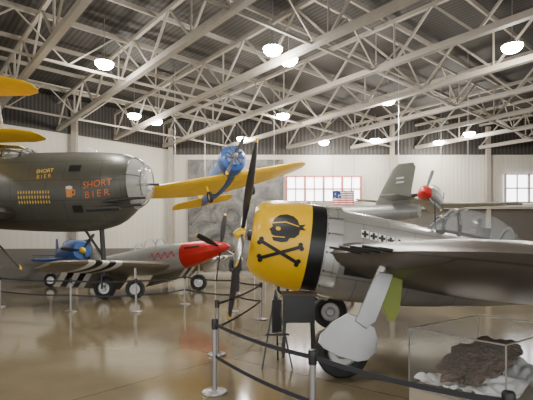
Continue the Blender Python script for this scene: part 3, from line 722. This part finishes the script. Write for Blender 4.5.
g=Geo(); g.box((0,0,.86),(.56,.42,.48)); g.done('cabinet',M_dark,T,False)
for sx_ in(-1,1):
    for sy in(-1,1):
        g=Geo(); g.beam((sx_*.25,sy*.18,.64),(sx_*.28,sy*.2,0),.045); g.done('leg',M_dark,T,False)
for x,y,c in ((-2.6,20.2,(.4,.38,.32)),(-3.4,21.5,(.40,.30,.12)),(-.3,20.3,(.12,.12,.14)),(.6,21,(.30,.28,.25)),(-5.0,22,(.15,.15,.2))):
    P=empty('information_stand',Matrix.Translation((x,y,0)),'small free-standing information panel on metal legs','sign')
    g=Geo(); g.box((0,0,1.15),(.6,.04,.8)); g.done('panel',mat('panel_print',c,.6,var=.5,scale=9),P,False)
    for s_ in(-1,1): g=Geo(); g.beam((s_*.25,0,0),(s_*.25,0,.8),.04); g.done('leg',M_steel,P,False)

# ================================================================ glass display case
A0=Vector((1.80,5.55,0)); u=Vector((.60,-.80,0)); w_=Vector((.8,.6,0)); LU,LW=1.18,1.7
MCs=Matrix(((u.x,w_.x,0,A0.x),(u.y,w_.y,0,A0.y),(0,0,1,0),(0,0,0,1)))
CS=empty('display_case',MCs,'glass display case on pale wooden plinth','display case')
M_plinth=mat('plinth_wood',(.40,.34,.25),.6,scale=3)
g=Geo(); g.box((LU/2,LW/2,.11),(LU,LW,.22)); g.done('plinth',M_plinth,CS,False)
for c,d in (((0,LW/2,.585),(.008,LW,.73)),((LU,LW/2,.585),(.008,LW,.73)),((LU/2,0,.585),(LU,.008,.73)),((LU/2,LW,.585),(LU,.008,.73)),((LU/2,LW/2,.948),(LU,LW,.008))):
    g=Geo(); g.box(c,d); g.done('glass_pane',M_caseglass,CS,False)
g=Geo()
for a in(0,LU):
    for c in(0,LW): g.beam((a,c,.22),(a,c,.95),.014)
for z in(.225,.95):
    g.beam((0,0,z),(LU,0,z),.014); g.beam((0,LW,z),(LU,LW,z),.014); g.beam((0,0,z),(0,LW,z),.014); g.beam((LU,0,z),(LU,LW,z),.014)
g.done('frame',M_steel,CS,False)
v=[];f=[];nx,ny=40,56
for i in range(nx+1):
    for j in range(ny+1):
        a=.04+(LU-.08)*i/nx; c=.04+(LW-.08)*j/ny
        z=.33+.18*noise.noise(Vector((a*2.6,c*2.2,1)))+.09*abs(noise.noise(Vector((a*7,c*5,4))))+.02*math.sin(a*13+c*9)
        v.append((a,c,max(z,.235)))
for i in range(nx):
    for j in range(ny): f.append((i*(ny+1)+j,i*(ny+1)+j+1,(i+1)*(ny+1)+j+1,(i+1)*(ny+1)+j))
cl=mesh('draped_cloth',v,f,M_cloth,None); cl.matrix_world=MCs; top(cl,'crumpled white cloth spread inside the glass case','cloth')
M_rust=mat('rusted_wreckage',(.11,.072,.048),.85,var=.8,scale=9,bump=1,bscale=14)
bm=bmesh.new(); bmesh.ops.create_icosphere(bm,subdivisions=5,radius=1)
for vv in bm.verts:
    p=vv.co.copy(); q=Vector((round(p.x*5)/5,round(p.y*5)/5,round(p.z*5)/5)); k_=1+.40*noise.noise(p*1.9)+.16*noise.noise(q*3)+.10*noise.noise(p*9)
    vv.co=Vector((p.x*.36*k_,p.y*.60*k_,p.z*.17*k_)); 
me=bpy.data.meshes.new('aircraft_wreckage'); bm.to_mesh(me); bm.free()
wr=bpy.data.objects.new('aircraft_wreckage',me); link(wr,None,[M_rust]); wr.matrix_world=MCs@Matrix.Translation((.52,.78,.54))@Matrix.Rotation(R(12),4,'X'); top(wr,'rusty brown crumpled metal wreckage on white cloth','wreckage')

# ================================================================ visitor
def skin(name,pts,edges,rad,m,parent,sub=1):
    me=bpy.data.meshes.new(name); me.from_pydata(pts,edges,[]); ob=bpy.data.objects.new(name,me); link(ob,parent,[m])
    mo=ob.modifiers.new('skin','SKIN'); me.skin_vertices[0].data[0].use_root=True
    for i,r in enumerate(rad):
        rr=r if isinstance(r,tuple) else (r,r); me.skin_vertices[0].data[i].radius=rr
    mo.use_smooth_shade=True
    s=ob.modifiers.new('sub','SUBSURF'); s.levels=sub; s.render_levels=sub
    return ob
M_skin=mat('skin',(.55,.33,.24),.5); M_shirt=mat('dark_jacket',(.03,.035,.05),.8); M_jean=mat('dark_trousers',(.04,.045,.07),.8); M_hair=mat('brown_hair',(.06,.035,.02),.7)
pts=[(0,0,.95),(0,0,1.15),(0,0,1.40),(0,0,1.50),(0,-.01,1.58),(0,-.015,1.70),
 (-.18,0,1.42),(-.24,.0,1.14),(-.24,-.08,.90),(.18,0,1.42),(.24,0,1.14),(.23,-.08,.90),
 (-.10,0,.90),(-.11,-.01,.50),(-.12,.01,.09),(-.13,-.16,.04),(.10,0,.90),(.12,.0,.50),(.13,.03,.09),(.15,-.14,.04),(-.24,-.1,.84),(.23,-.1,.84)]
ed=[(0,1),(1,2),(2,3),(3,4),(4,5),(2,6),(6,7),(7,8),(2,9),(9,10),(10,11),(0,12),(12,13),(13,14),(14,15),(0,16),(16,17),(17,18),(18,19),(8,20),(11,21)]
rad=[(.15,.11),(.14,.10),(.15,.10),.06,(.075,.09),(.07,.085),.06,.045,.03,.06,.045,.03,.09,.06,.042,.035,.09,.06,.042,.035,(.035,.02),(.035,.02)]
PE=skin('person',pts,ed,rad,M_skin,None,2); PE.location=(-1.25,17.6,0); PE.rotation_euler=(0,0,R(35)); top(PE,'person in dark jacket and trousers standing looking at aircraft','person')
skin('jacket',[(0,0,.88),(0,0,1.15),(0,0,1.40),(0,0,1.49),(-.19,0,1.42),(-.245,0,1.14),(-.24,-.07,.93),(.19,0,1.42),(.245,0,1.14),(.235,-.07,.93)],[(0,1),(1,2),(2,3),(2,4),(4,5),(5,6),(2,7),(7,8),(8,9)],[(.17,.13),(.16,.125),(.165,.12),.07,.075,.06,.045,.075,.06,.045],M_shirt,PE,2)
skin('trousers',[(0,0,.95),(-.10,0,.90),(-.11,-.01,.50),(-.12,.01,.10),(.10,0,.90),(.12,0,.50),(.13,.03,.10)],[(0,1),(1,2),(2,3),(0,4),(4,5),(5,6)],[(.155,.12),.10,.075,.06,.10,.075,.06],M_jean,PE,2)
g=Geo(); g.rev([(-.1,.075),(-.02,.095),(.05,.09),(.1,.055),(.12,.001)],(0,.012,1.71),'z',20); g.done('hair',M_hair,PE)
for sx_ in(-1,1):
    for i,(dx,l) in enumerate(((-.028,.07),(-.01,.082),(.009,.08),(.026,.065))):
        g=Geo(); g.cyl((sx_*.235,-.1+dx,.82),(sx_*.23,-.11+dx,.82-l*.55),.009,8); g.cyl((sx_*.23,-.11+dx,.82-l*.55),(sx_*.222,-.108+dx,.82-l),.008,8,.006); g.done('finger',M_skin,PE)
    g=Geo(); g.cyl((sx_*.23,-.13,.85),(sx_*.21,-.16,.80),.01,8,.008); g.done('thumb',M_skin,PE)
    g=Geo(); g.rev([(-.01,.001),(-.008,.008),(0,.011),(.008,.008)],(sx_*.03,-.098,1.67),'y',10); g.done('eye',M_black,PE)
g=Geo(); g.cyl((0,-.09,1.665),(0,-.125,1.635),.008,8,.014); g.done('nose',M_skin,PE)
g=Geo(); g.box((0,-.098,1.60),(.05,.01,.012)); g.done('mouth',M_red,PE,False)

# ================================================================ world and camera
w=bpy.data.worlds.new('sky'); bpy.context.scene.world=w; w.use_nodes=True
bg=w.node_tree.nodes['Background']; bg.inputs[0].default_value=(.95,.97,1,1); bg.inputs[1].default_value=2.2
cam=bpy.data.cameras.new('camera'); cam.sensor_width=36; cam.lens=440/533*36; cam.shift_y=45/533; cam.clip_end=200
co=bpy.data.objects.new('camera',cam); COL.objects.link(co); co.location=(0,0,2.0); co.rotation_euler=(R(90),0,0)
bpy.context.scene.camera=co
